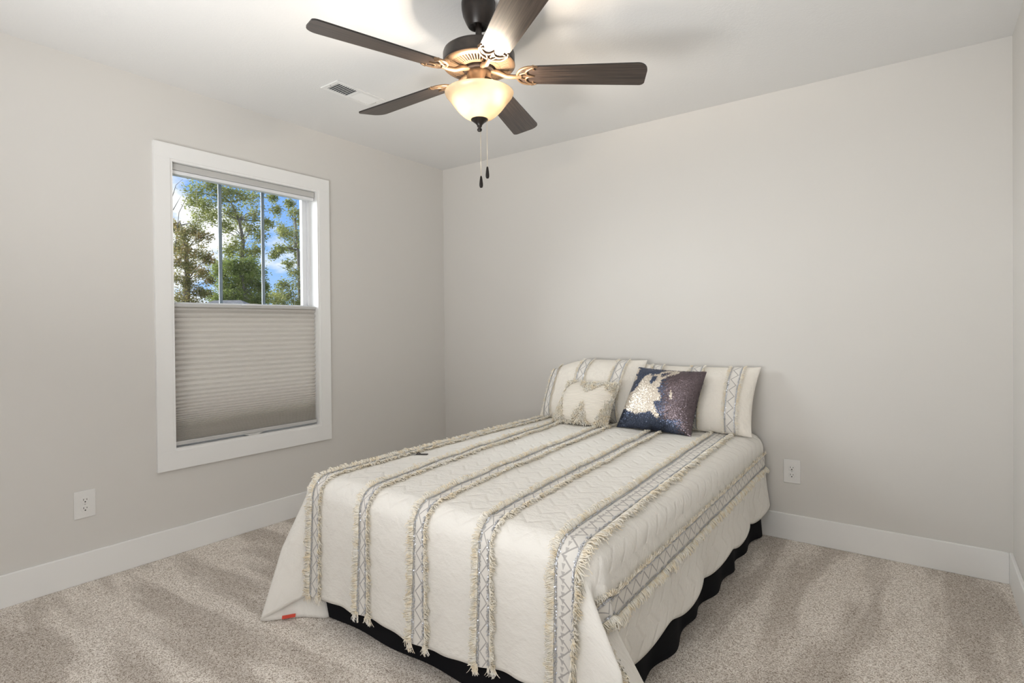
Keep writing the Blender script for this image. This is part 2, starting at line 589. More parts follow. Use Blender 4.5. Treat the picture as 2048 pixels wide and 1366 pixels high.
# ------------------------------------------------------------------ cellular shade
sh = thing('cellular_shade', 'grey pleated cellular shade pulled down over the lower half of the window', 'window shade', (-0.02, (wy0 + wy1) / 2, 1.30))
sy0, sy1 = wy0 + 0.014, wy1 - 0.016
q = MB(); q.box(-0.052, -0.008, sy0, sy1, 2.008, 2.043)
build('headrail', q, M_rail, sh, bevel=0.004)
q = MB(); q.box(-0.050, -0.012, sy0 + 0.002, sy1 - 0.002, 1.988, 2.007)
build('headrail_lip', q, M_vinyl, sh, bevel=0.003)
q = MB(); q.box(-0.046, -0.010, sy0, sy1, 1.290, 1.308)
mr = build('middle_rail', q, M_rail, sh, bevel=0.004)
q = MB(); q.prism([(-0.06, 0), (-0.03, 0.010), (0.03, 0.010), (0.06, 0)], lambda x, z, sd: (-0.010 + 0.010 * sd - 0.004, (sy0 + sy1) / 2 + x, 1.306 + z))
build('pull_handle', q, M_vinyl, mr)
pit = [0.0285] * 15
while pit[-1] > 0.0066:
    pit.append(pit[-1] * 0.905)
tot = 1.290 - 0.580
sc_ = tot - sum(pit[:15])
rest = sum(pit[15:])
while rest < sc_ - 0.004:
    pit.append(0.0062); rest += 0.0062
q = MB()
zc = 1.290
prof = [(-0.012, zc)]
for h in pit:
    d = 0.011 + 0.004 * (h / 0.0285)
    for fr_, dx in ((0.12, 0.35), (0.5, 1.0), (0.88, 0.35), (1.0, 0.0)):
        prof.append((-0.026 + d * dx, zc - h * fr_))
    zc -= h
zend = zc
NV = len(prof)
vs = []
for yy in (sy0 + 0.003, sy1 - 0.003):
    vs += [(x, yy, z) for x, z in prof]
    vs += [(-0.052 - x - 0.006, yy, z) for x, z in prof]
fs = []
o2 = 2 * NV
for k in range(NV - 1):
    fs.append((k, k + 1, o2 + k + 1, o2 + k))
    fs.append((NV + k, o2 + NV + k, o2 + NV + k + 1, NV + k + 1))
    fs.append((k, NV + k, NV + k + 1, k + 1))
    fs.append((o2 + k, o2 + k + 1, o2 + NV + k + 1, o2 + NV + k))
q.add(vs, fs)
auto_smooth(build('pleated_fabric', q, M_shade, sh), 40)
q = MB(); q.box(-0.050, -0.006, sy0, sy1, zend - 0.022, zend - 0.001)
br_ = build('bottom_rail', q, M_rail, sh, bevel=0.004)
q = MB(); q.prism([(-0.06, 0), (-0.025, -0.012), (0.025, -0.012), (0.06, 0)], lambda x, z, sd: (-0.010 + 0.010 * sd - 0.002, (sy0 + sy1) / 2 + x, zend - 0.021 + z))
build('pull_handle', q, M_rail, br_)
for k, fr_ in enumerate((0.16, 0.84)):
    yc = sy0 + (sy1 - sy0) * fr_
    q = MB(); q.tube([(-0.03, yc, 1.30), (-0.03, yc, 2.0)], 0.0004, 5)
    build('lift_cord', q, M_rail, sh)

# ------------------------------------------------------------------ wall outlets
def outlet(label, c, right, out):
    c = np.array(c); right = np.array(right, float); out = np.array(out, float); upv = np.array([0, 0, 1.0])
    t = thing('wall_outlet', label, 'outlet', tuple(c), 'electrical outlets')
    P = lambda x, z, d: tuple(c + right * x + upv * z + out * d)
    def slab(q, x0, x1, z0, z1, d0, d1):
        q.prism([(x0, z0), (x1, z0), (x1, z1), (x0, z1)], lambda x, z, sd: P(x, z, d0 + (d1 - d0) * sd))
    q = MB(); slab(q, -0.042, 0.042, -0.0635, 0.0635, 0, 0.006)
    build('cover_plate', q, M_plate, t, bevel=0.003)
    for sg in (1, -1):
        zc = sg * 0.0195
        ol = []
        for k in range(32):
            a = 2 * PI * k / 32
            ol.append((0.0172 * math.cos(a), zc + max(-0.0140, min(0.0140, 0.0172 * math.sin(a)))))
        q = MB(); q.prism(ol, lambda x, z, sd: P(x, z, 0.004 + 0.0042 * sd))
        r_ = build('receptacle', q, M_plate, t, bevel=0.0008, seg=1)
        q = MB(); slab(q, -0.0075, -0.0053, zc - 0.001, zc + 0.0075, 0.008, 0.00845); build('slot', q, M_slot, r_)
        q = MB(); slab(q, 0.0053, 0.0075, zc - 0.000, zc + 0.0065, 0.008, 0.00845); build('slot', q, M_slot, r_)
        q = MB(); q.prism([(0.003 * math.cos(2 * PI * k / 12), zc - 0.0075 + 0.003 * math.sin(2 * PI * k / 12)) for k in range(12)], lambda x, z, sd: P(x, z, 0.008 + 0.00045 * sd))
        build('ground_hole', q, M_slot, r_)
    q = MB(); q.prism([(0.003 * math.cos(2 * PI * k / 12), 0.003 * math.sin(2 * PI * k / 12)) for k in range(12)], lambda x, z, sd: P(x, z, 0.005 + 0.0022 * sd))
    build('screw', q, M_rail, t)
    return t
outlet('white duplex outlet low on the wall below the window', (0.0, -2.429, 0.364), (0, 1, 0), (1, 0, 0))
outlet('white duplex outlet on the wall just right of the bed', (2.565, 0.0, 0.372), (1, 0, 0), (0, -1, 0))

# ------------------------------------------------------------------ ceiling air vent
vt = thing('ceiling_vent', 'white rectangular air register set in the ceiling left of the fan', 'air vent', (0.664, -1.39, H))
vx0, vx1, vy0, vy1 = 0.592, 0.736, -1.548, -1.232
q = MB()
fw = 0.024
q.box(vx0, vx1, vy0, vy0 + fw, H - 0.006, H); q.box(vx0, vx1, vy1 - fw, vy1, H - 0.006, H)
q.box(vx0, vx0 + fw, vy0 + fw, vy1 - fw, H - 0.006, H); q.box(vx1 - fw, vx1, vy0 + fw, vy1 - fw, H - 0.006, H)
q.box(vx0 + fw, vx1 - fw, -1.398, -1.382, H - 0.006, H)
build('register_frame', q, M_vent, vt, bevel=0.002)
q = MB(); q.box(vx0 + 0.01, vx1 - 0.01, vy0 + 0.01, vy1 - 0.01, H - 0.0012, H - 0.0004)
build('duct_backing', q, M_ventdark, vt)
for (ya, yb, tilt) in ((vy0 + fw, -1.398, 1), (-1.382, vy1 - fw, -1)):
    n_ = 9
    for k in range(n_):
        yc = ya + (yb - ya) * (k + 0.5) / n_
        hw = (yb - ya) / n_ * (0.26 if tilt > 0 else 0.44)
        q = MB()
        q.prism([(yc - hw, H - 0.0015 - (0.003 if tilt > 0 else 0.0)), (yc + hw, H - 0.0015 - (0.0 if tilt > 0 else 0.003)),
                 (yc + hw, H - 0.003 - (0.0 if tilt > 0 else 0.003)), (yc - hw, H - 0.003 - (0.003 if tilt > 0 else 0.0))],
                lambda y, z, sd: (vx0 + fw + (vx1 - vx0 - 2 * fw) * sd, y, z))
        build('louver', q, M_vent, vt)
q = MB(); q.box((vx0 + vx1) / 2 - 0.0025, (vx0 + vx1) / 2 + 0.0025, -1.541, vy0 + fw - 0.010, H - 0.009, H - 0.004)
build('screw', q, M_rail, vt)
q = MB(); q.box((vx0 + vx1) / 2 - 0.03, (vx0 + vx1) / 2 + 0.012, vy1 - fw + 0.004, vy1 - fw + 0.008, H - 0.010, H - 0.005)
build('damper_lever', q, M_rail, vt)

# ------------------------------------------------------------------ ceiling fan
FX, FY = 1.7446, -1.6299
FC = np.array([FX, FY, 0.0])
fan = thing('ceiling_fan', 'bronze five-blade ceiling fan with a lit frosted glass bowl', 'ceiling fan', (FX, FY, H))
def lat(name, prof, mt, n=64, parent=fan, ang=40, **kw):
    q = MB(); q.lathe(prof, (FX, FY, 0), n, **kw)
    return auto_smooth(build(name, q, mt, parent), ang)
lat('canopy', [(0.0, 2.4399), (0.066, 2.4399), (0.0665, 2.432), (0.0655, 2.412), (0.061, 2.388), (0.050, 2.362), (0.043, 2.349), (0.040, 2.345), (0.034, 2.345), (0.030, 2.352), (0.020, 2.356), (0.0, 2.356)], M_bronze)
lat('downrod', [(0.0125, 2.37), (0.0125, 2.235)], M_bronze, 24)
lat('motor_housing', [(0.0, 2.256), (0.016, 2.256), (0.020, 2.2535), (0.115, 2.2535), (0.128, 2.2515), (0.137, 2.245), (0.140, 2.236), (0.140, 2.206), (0.141, 2.199), (0.139, 2.194), (0.134, 2.193), (0.05, 2.193)], M_bronze)
# vented bronze plate: ring with radial slots, slots cut as gaps between ribs
q = MB()
q.lathe([(0.1395, 2.1985), (0.1415, 2.194), (0.137, 2.189), (0.126, 2.187), (0.119, 2.1865)], (FX, FY, 0), 96)
q.lathe([(0.085, 2.180), (0.070, 2.178), (0.066, 2.180), (0.066, 2.190)], (FX, FY, 0), 96)
NS = 60
for k in range(NS):
    a = 2 * PI * k / NS
    hw = PI / NS * 0.62
    vs = []
    for r_, z_ in ((0.084, 2.1802), (0.1195, 2.1867)):
        for aa, dz in ((a - hw, 0.003), (a - hw * 0.6, 0), (a + hw * 0.6, 0), (a + hw, 0.003)):
            vs.append((FX + r_ * math.cos(aa), FY + r_ * math.sin(aa), z_ + dz))
    q.add(vs, [(0, 4, 5, 1), (1, 5, 6, 2), (2, 6, 7, 3)])
auto_smooth(build('vented_plate', q, M_bronze2, fan), 40)
lat('flywheel', [(0.0, 2.193), (0.060, 2.190), (0.060, 2.172), (0.046, 2.170), (0.0, 2.170)], M_bronze)
lat('switch_housing', [(0.0, 2.176), (0.040, 2.176), (0.047, 2.168), (0.048, 2.150), (0.048, 2.122), (0.052, 2.116), (0.060, 2.110), (0.060, 2.104), (0.0, 2.104)], M_bronze2)
# bowl with real thickness
op = [(0.1345, 2.088), (0.1340, 2.0855), (0.1305, 2.078), (0.124, 2.070), (0.114, 2.058), (0.102, 2.042), (0.088, 2.024), (0.074, 2.009), (0.058, 1.996), (0.040, 1.987), (0.020, 1.983), (0.0005, 1.982)]
ip = [(r_ - 0.003 if r_ > 0.01 else 0.0005, z_ + 0.0032) for r_, z_ in reversed(op)]
ip[-1] = (0.1318, 2.0885)
lat('glass_bowl', [(0.1290, 2.0860), (0.1318, 2.0885)] + op, M_bowl, 80, ang=60)
lat('finial', [(0.0, 1.9895), (0.030, 1.990), (0.0335, 1.986), (0.0335, 1.983), (0.026, 1.978), (0.016, 1.970), (0.010, 1.962), (0.0095, 1.957), (0.006, 1.954), (0.0055, 1.951), (0.009, 1.949), (0.0098, 1.944), (0.007, 1.939), (0.0, 1.9375)], M_bronze, 32)
for (dr, df, z_) in ((0.052, 0.062, 2.078), (-0.044, 0.040, 2.058)):
    c_ = FC + CR * np.array([1, 1, 0]) * dr - CF * np.array([1, 1, 0]) * df
    q = MB(); q.lathe([(0.0, -0.026), (0.010, -0.0245), (0.017, -0.018), (0.0195, -0.008), (0.018, 0.002), (0.012, 0.014), (0.008, 0.022), (0.008, 0.030)], (c_[0], c_[1], z_), 24)
    auto_smooth(build('light_bulb', q, M_bulb, fan), 60)
    q = MB(); q.tube([(c_[0], c_[1], z_ + 0.028), (c_[0] * 0.6 + FX * 0.4, c_[1] * 0.6 + FY * 0.4, z_ + 0.050), (FX, FY, 2.112)], 0.010, 12)
    auto_smooth(build('bulb_socket', q, M_bronze, fan), 40)
    light('fan_bulb_light', 'POINT', 25.0, (1.0, 0.87, 0.72), (c_[0], c_[1], z_ - 0.006), shadow_soft_size=0.028)
for (dr, ztop, zbot, zf) in ((0.004, 1.940, 1.765, 1.7655), (0.029, 1.984, 1.800, 1.8015)):
    px, py = FX + CR[0] * dr, FY + CR[1] * dr
    q = MB()
    z_ = ztop
    q.tube([(px, py, ztop), (px, py, zbot)], 0.0006, 5)
    while z_ > zbot:
        q.lathe([(0.0, 0.0014), (0.0013, 0.0007), (0.0013, -0.0007), (0.0, -0.0014)], (px, py, z_), 6)
        z_ -= 0.0046
    ch = build('pull_chain', q, M_chain, fan, smooth=True)
    q = MB(); q.lathe([(0.0, 0.0), (0.0028, -0.001), (0.0042, -0.006), (0.0058, -0.018), (0.0072, -0.032), (0.0070, -0.040), (0.0050, -0.046), (0.0, -0.0475)], (px, py, zf), 20)
    build('chain_fob', q, M_fob, ch, smooth=True)
PH, BPIT, BZ, RT = math.radians(-107.545), -0.1934, 2.157, 0.6535
def blade_frame(k):
    a = PH + k * 2 * PI / 5
    e = np.array([math.cos(a), math.sin(a), 0])
    t_ = np.array([-math.sin(a), math.cos(a), 0]) * math.cos(BPIT) + np.array([0, 0, math.sin(BPIT)])
    n_ = np.cross(e, t_)
    return e, t_, n_
def rounded_outline():
    # outline (r, w) of a blade: shoulder at root, softly rounded tip
    r0, r1, w0, w1 = 0.165, RT, 0.053, 0.0672
    pts = []
    nb = 10
    cr0 = 0.030
    for k in range(nb + 1):                                       # lower root corner
        a = PI + (PI / 2) * k / nb
        pts.append((r0 + cr0 + cr0 * math.cos(a), -w0 + cr0 + cr0 * math.sin(a)))
    # tip : one tight and one loose corner
    c1, c2 = 0.018, 0.045
    for k in range(nb + 1):
        a = -PI / 2 + (PI / 2) * k / nb
        pts.append((r1 - c2 + c2 * math.cos(a) , -w1 + c2 * 1.15 + c2 * 1.15 * math.sin(a)))
    for k in range(nb + 1):
        a = (PI / 2) * k / nb
        pts.append((r1 - c1 + c1 * math.cos(a) + 0.004, w1 - c1 + c1 * math.sin(a)))
    for k in range(nb + 1):
        a = PI / 2 + (PI / 2) * k / nb
        pts.append((r0 + cr0 + cr0 * math.cos(a), w0 - cr0 + cr0 * math.sin(a)))
    return pts
OUT = rounded_outline()
for k in range(5):
    e, t_, n_ = blade_frame(k)
    P = lambda r_, w_, h_: tuple(FC + np.array([0, 0, BZ]) + e * r_ + t_ * w_ + n_ * h_)
    n0 = len(OUT)
    vs = [P(r_, w_, -0.0028) for r_, w_ in OUT] + [P(r_, w_, 0.0028) for r_, w_ in OUT]
    V = np.array(vs) - np.array(fan.location)
    me = bpy.data.meshes.new('blade')
    fs = [tuple(range(n0 - 1, -1, -1)), tuple(range(n0, 2 * n0))] + [(i, (i + 1) % n0, n0 + (i + 1) % n0, n0 + i) for i in range(n0)]
    me.from_pydata([tuple(v) for v in V], [], fs)
    ul = me.uv_layers.new(name='st')
    uvl = OUT + OUT
    for lp in me.loops:
        ul.data[lp.index].uv = uvl[lp.vertex_index]
    me.polygons.foreach_set('material_index', [0, 0] + [1] * n0)
    bo = bpy.data.objects.new('blade', me)
    finish(bo, [M_blade, M_bladeedge], fan)
    # cast bracket: arm, scalloped crescent with openwork, screw tips
    q = MB()
    h0 = -0.0045
    q.tube([tuple(FC + e * 0.045 + np.array([0, 0, 2.176])), tuple(FC + e * 0.080 + np.array([0, 0, 2.166])), tuple(FC + e * 0.110 + np.array([0, 0, 2.152])), P(0.140, 0, h0 - 0.003), P(0.165, 0, h0)], [0.011, 0.0105, 0.009, 0.0085, 0.009], 12)
    arc = []
    for i in range(25):
        u = -1 + 2 * i / 24
        arc.append(P(0.150 + 0.066 * (abs(u) ** 2.1), 0.0545 * math.sin(u * PI / 2) , h0 + 0.002))
    q.tube(arc, [0.0042 + 0.0022 * math.cos((-1 + 2 * i / 24) * PI / 2) for i in range(25)], 8)
    arc2 = []
    for i in range(33):
        u = -1 + 2 * i / 32
        rr = 0.196 + 0.018 * (abs(u) ** 2) - 0.016 * abs(math.sin(u * PI * 1.0)) + (0.010 if abs(u) < 0.001 else 0.0)
        arc2.append(P(rr + 0.008 * (1 - min(1, abs(u) * 6)), 0.0525 * u, h0))
    q.tube(arc2, 0.0042, 8)
    for w_ in (-0.022, 0.022):
        q.tube([P(0.158, w_ * 0.45, h0), P(0.172, w_ * 0.75, h0), P(0.186, w_, h0)], 0.0034, 8)
    q.tube([P(0.150, 0, h0), P(0.200, 0, h0)], [0.006, 0.0032], 8)
    for w_ in (-0.0545, 0.0545):
        q.tube([P(0.206, w_, h0 + 0.002), P(0.226, w_ * 0.93, h0 + 0.002)], [0.0065, 0.004], 8)
    for r_, w_ in ((0.196, 0.0), (0.212, 0.040), (0.212, -0.040)):
        q.tube([P(r_, w_, h0 - 0.003), P(r_, w_, -0.002)], 0.0045, 10)
    auto_smooth(build('blade_bracket', q, M_bronze2, fan), 50)

# ------------------------------------------------------------------ bed
ZT = 0.562
RE = 0.078
XL, XR, YFOOT = 1.045, 2.425, -1.985
bed = thing('bed', 'low bed with a black cloth skirt showing under the cream coverlet', 'bed', (1.735, -0.99, 0))
q = MB(); q.box(1.085, 2.385, -1.935, -0.05, 0.29, 0.535)
build('mattress', q, M_matt, bed, bevel=0.05, seg=4)
q = MB(); q.box(1.085, 2.385, -1.935, -0.05, 0.04, 0.288)
build('box_spring', q, M_matt, bed, bevel=0.01)
def skirt(name, pts_fn, n, zt, zb):
    u = np.linspace(0, 1, n)
    zz = np.linspace(0, 1, 9)
    V = []
    for a in u:
        for d in zz:
            V.append(pts_fn(a, d, zt + (zb - zt) * d))
    return npmesh(name, V, grid_faces(n, 9), M_black, bed)
def sk_right(a, d, z):
    y = -0.04 - a * 1.91
    w = (0.010 * math.sin(a * 46 + 0.6) + 0.010 * math.sin(a * 19 + 1.2)) * d
    return (2.395 + 0.012 * d + w, y, max(z + 0.010 * math.sin(a * 23) * d, 0.004))
skirt('bed_skirt', sk_right, 240, 0.34, 0.006)
def sk_foot(a, d, z):
    w = 0.006 * math.sin(a * 21) * d
    return (1.075 + a * 1.325, -1.945 - w - 0.010 * d, z)
skirt('bed_skirt', sk_foot, 200, 0.34, 0.004)
skirt('bed_skirt', lambda a, d, z: (1.073 - 0.008 * d - 0.006 * d * math.sin(a * 40), -0.04 - a * 1.91, z), 160, 0.34, 0.004)

# ------------------------------------------------------------------ coverlet surface  Q(s, t)
xl, xr, yb = XL + RE, XR - RE, -(YFOOT + RE)
T0 = 0.03
def smooth_noise(x, y, seed):
    r = np.random.RandomState(int(seed) + 100)
    out = np.zeros_like(x)
    for k in range(14):
        a = r.uniform(0, 2 * PI)
        f = r.uniform(5, 30)
        out = out + np.sin((x * math.cos(a) + y * math.sin(a)) * f + r.uniform(0, 6.28)) * (4.0 / f)
    return out / 3.0
def interp_keys(phi, keys):
    ph = np.array([k[0] for k in keys], float)
    return np.stack([np.interp(phi, ph, [k[1][i] for k in keys]) for i in range(3)], -1)
def smooth_keys(keys):
    # resample with cosine-free Catmull-Rom for soft folds
    ph = np.array([k[0] for k in keys], float); P_ = np.array([k[1] for k in keys], float)
    xs = np.linspace(ph[0], ph[-1], 91)
    out = []
    for x in xs:
        i = min(max(np.searchsorted(ph, x) - 1, 0), len(ph) - 2)
        t_ = (x - ph[i]) / (ph[i + 1] - ph[i])
        p0 = P_[max(i - 1, 0)]; p1 = P_[i]; p2 = P_[i + 1]; p3 = P_[min(i + 2, len(ph) - 1)]
        c = 0.5 * (2 * p1 + (p2 - p0) * t_ + (2 * p0 - 5 * p1 + 4 * p2 - p3) * t_ ** 2 + (3 * p1 - p0 - 3 * p2 + p3) * t_ ** 3)
        out.append((x, tuple(c)))
    return out
AD = RE * PI / 2
S_MIN, S_MAX = xl - 0.50, xr + 0.452
def foot_bmax(x):
    return AD + (ZT - RE) - np.interp(x, [1.0, 1.2, 1.45, 1.70, 1.80, 2.0, 2.15, 2.4], [0.088, 0.088, 0.106, 0.096, 0.09, 0.115, 0.135, 0.15])
HEM_R = [(0, None), (22, (2.540, -1.85, 0.115)), (48, (2.610, -2.04, 0.02)), (66, (2.560, -2.13, 0.02)), (80, (2.44, -2.07, 0.09)), (90, None)]
MID_R = [(0, None), (20, (2.455, -1.92, 0.335)), (40, (2.415, -1.985, 0.32)), (62, (2.535, -2.05, 0.305)), (78, (2.45, -2.04, 0.33)), (90, None)]
HEM_L = [(0, None), (16, (1.03, -1.88, 0.02)), (30, (1.200, -1.955, 0.004)), (46, (1.105, -2.030, 0.004)), (60, (1.010, -2.140, 0.006)), (76, (1.070, -2.085, 0.050)), (90, None)]
MID_L = [(0, None), (25, (1.09, -1.945, 0.29)), (46, (1.075, -1.975, 0.27)), (60, (1.035, -2.060, 0.27)), (76, (1.085, -2.045, 0.31)), (90, None)]
RMID = 0.33
def Q(S, T):
    S = np.asarray(S, float); T = np.asarray(T, float)
    S, T = np.broadcast_arrays(S, T)
    y0 = T + T0
    aR, aL, bF = S - xr, xl - S, y0 - yb
    def hp(a):
        a = np.maximum(a, 0)
        th = np.minimum(a / RE, PI / 2)
        dn = np.maximum(a - AD, 0)
        return RE * np.sin(th), -RE * (1 - np.cos(th)) - dn, dn
    x = np.clip(S, xl, xr); y = -np.minimum(y0, yb); z = np.full(S.shape, ZT)
    cen = np.clip(1 - np.maximum(np.abs((S - 1.735) / 0.62), np.abs((y0 - 0.95) / 0.95)) ** 4, 0, 1)
    puff = 0.010 * cen + (0.0080 * smooth_noise(S, T, 3) + 0.0022 * smooth_noise(S * 3, T * 3, 8)) * np.clip(cen * 2, 0, 1) * (1.0 - 0.55 * np.clip((T - 1.2) / 0.5, 0, 1))
    ox, oz, dn = hp(aR)
    wave = np.sin(T * 17.0 + 0.4) * 0.55 + np.sin(T * 9.2 + 2.0) * 0.45
    k = np.clip(dn / 0.33, 0, 1)
    xR_ = np.where(aR > 0, ox + 0.02 * k + 0.022 * wave * k ** 2, 0)
    zR_ = np.where(aR > 0, oz + 0.020 * np.sin(T * 17 + 1.2) * k ** 3, 0)
    ox, oz, dnL = hp(aL)
    xL_ = np.where(aL > 0, ox + 0.03 * np.clip(dnL / 0.35, 0, 1), 0)
    zL_ = np.where(aL > 0, oz, 0)
    oy, oz, dnF = hp(bF)
    sc = (foot_bmax(np.clip(S, xl, xr)) - AD) / (0.5 - AD)
    kf = np.clip(dnF / 0.38, 0, 1)
    yF_ = np.where(bF > 0, oy + 0.012 * kf + (0.006 * np.sin(S * 23 + 0.5) + 0.004 * np.sin(S * 41)) * kf, 0)
    zF_ = np.where(bF > 0, np.where(dnF > 0, -RE - dnF * sc, oz), 0)
    x = x + xR_ - xL_; y = y - yF_; z = z + zR_ + zL_ + zF_ + puff
    P_ = np.stack([x, y, z], -1)
    # corners
    for side, a in ((1, aR), (-1, aL)):
        cm = (a > 0) & (bF > 0)
        if not cm.any():
            continue
        A, B = a[cm], bF[cm]
        amax = (S_MAX - xr) if side > 0 else (xl - S_MIN)
        rho = np.hypot(A, B)
        phi = np.degrees(np.arctan2(B, A))
        cx = xr if side > 0 else xl
        hd = np.radians(phi)
        th = np.minimum(rho / RE, PI / 2)
        sh_ = np.stack([cx + side * RE * np.sin(th) * np.cos(hd), -yb - RE * np.sin(th) * np.sin(hd), ZT - RE * (1 - np.cos(th))], -1)
        rh = np.minimum(amax / np.maximum(np.cos(hd), 1e-6), 0.5 / np.maximum(np.sin(hd), 1e-6))
        # boundary columns from the flat panels
        Tb = yb - T0
        def edge(which, depth):
            if which == 0:
                return Q(cx + side * depth, Tb - 1e-6)
            return Q(cx - side * 1e-6, Tb + depth)
        keysM = MID_R if side > 0 else MID_L
        keysH = HEM_R if side > 0 else HEM_L
        KM = smooth_keys([(p_, tuple(edge(0 if p_ == 0 else 1, RMID)) if v is None else v) for p_, v in keysM])
        KH = smooth_keys([(p_, tuple(edge(0, amax) if p_ == 0 else edge(1, 0.5)) if v is None else v) for p_, v in keysH])
        PM = interp_keys(phi, KM); PHm = interp_keys(phi, KH)
        shoulder = np.stack([cx + side * RE * np.cos(hd), -yb - RE * np.sin(hd), np.full(phi.shape, ZT - RE)], -1)
        # quadratic-ish path shoulder -> mid -> hem by arc fraction
        f = np.clip((rho - AD) / np.maximum(rh - AD, 1e-6), 0, 1)
        fm = np.clip((RMID - AD) / np.maximum(rh - AD, 1e-6), 0.05, 0.95)
        up_ = f < fm
        w1 = np.where(up_, f / fm, (f - fm) / (1 - fm))[:, None]
        path = np.where(up_[:, None], shoulder * (1 - w1) + PM * w1, PM * (1 - w1) + PHm * w1)
        P_[cm] = np.where((rho > AD)[:, None], path, sh_)
    return P_
def QN(S, T, eps=0.004):
    ds = Q(S + eps, T) - Q(S - eps, T)
    dt = Q(S, T + eps) - Q(S, T - eps)
    n_ = np.cross(dt, ds)
    L_ = np.linalg.norm(n_, axis=-1, keepdims=True)
    n_ = n_ / np.maximum(L_, 1e-9)
    ds = ds / np.maximum(np.linalg.norm(ds, axis=-1, keepdims=True), 1e-9)
    dt = dt / np.maximum(np.linalg.norm(dt, axis=-1, keepdims=True), 1e-9)
    return n_, ds, dt
T_MAX = yb - T0 + 0.5

cov = thing('coverlet', 'cream quilted coverlet with fringed silver stripes draped over the bed', 'bedspread', (1.735, -1.0, ZT))
ns, nt = 190, 200
sv = np.linspace(S_MIN, S_MAX, ns); tv = np.linspace(0, T_MAX, nt)
SS, TT = np.meshgrid(sv, tv, indexing='ij')
V = Q(SS, TT).reshape(-1, 3)
qo = npmesh('quilted_cloth', V, grid_faces(ns, nt), M_quilt, cov, uv=np.stack([SS.ravel(), TT.ravel()], 1))
md = qo.modifiers.new('thickness', 'SOLIDIFY'); md.thickness = 0.005; md.offset = 0.0

# stripes: (s at foot, skew per metre, half width of band, material)
STR = [(1.165, 0.020, 0.019, M_lace), (1.462, 0.090, 0.017, M_lace), (1.757, 0.078, 0.020, M_lace),
       (2.044, 0.066, 0.018, M_lace), (2.338, 0.050, 0.031, M_lace2), (2.575, 0.020, 0.027, M_lace)]
def s_center(st, t):
    return st[0] - st[1] * (1.95 - np.minimum(t, 1.95))
def strands(base, d0, nrm, along, L, rad, bow, parent, name, seg=4, droop=0.0):
    """many tapered three sided tufts, arrays (n,3)"""
    n = len(base)
    V = np.zeros((n, seg + 1, 3, 3))
    for i in range(seg + 1):
        f = i / seg
        c = base + d0 * (L * f)[:, None] + nrm * (bow * np.sin(f * PI * 0.8))[:, None] + along * ((f ** 2) * (L * 0.25) * nr.uniform(-1, 1, n))[:, None]
        c[:, 2] -= droop * f * f * L
        rr = rad * (1.0 - 0.35 * f)
        for k in range(3):
            a = 2 * PI * k / 3
            V[:, i, k] = c + along * (rr * math.cos(a))[:, None] + nrm * (rr * math.sin(a))[:, None]
    idx = np.arange(n * (seg + 1) * 3).reshape(n, seg + 1, 3)
    F = []
    for i in range(seg):
        for k in range(3):
            k2 = (k + 1) % 3
            F.append(np.stack([idx[:, i, k], idx[:, i, k2], idx[:, i + 1, k2], idx[:, i + 1, k]], 1))
    return npmesh(name, V.reshape(-1, 3), np.concatenate(F), M_fringe, parent)
def flakes(P_, n_, a1, a2, size, parent, name, mt, fmat=None, spread=0.28):
    n = len(P_)
    tilt = nr.normal(0, spread, (n, 2))
    e1 = a1 + n_ * tilt[:, :1]
    e2 = a2 + n_ * tilt[:, 1:]
    th = nr.uniform(0, PI, n)[:, None]
    f1 = (e1 * np.cos(th) + e2 * np.sin(th)); f2 = (-e1 * np.sin(th) + e2 * np.cos(th))
    sz = (size * nr.uniform(0.8, 1.2, n))[:, None]
    V = np.stack([P_ + f1 * sz, P_ + f2 * sz, P_ - f1 * sz, P_ - f2 * sz], 1).reshape(-1, 3)
    F = np.arange(n * 4).reshape(n, 4)
    return npmesh(name, V, F, mt, parent, smooth=False, fmat=fmat)
def fold_noise(t, seed, f0=18):
    r = np.random.RandomState(int(seed) + 100)
    o = np.zeros_like(t)
    for k in range(6):
        o = o + np.sin(t * r.uniform(f0 * 0.5, f0 * 3) + r.uniform(0, 6.28))
    return o / 6.0
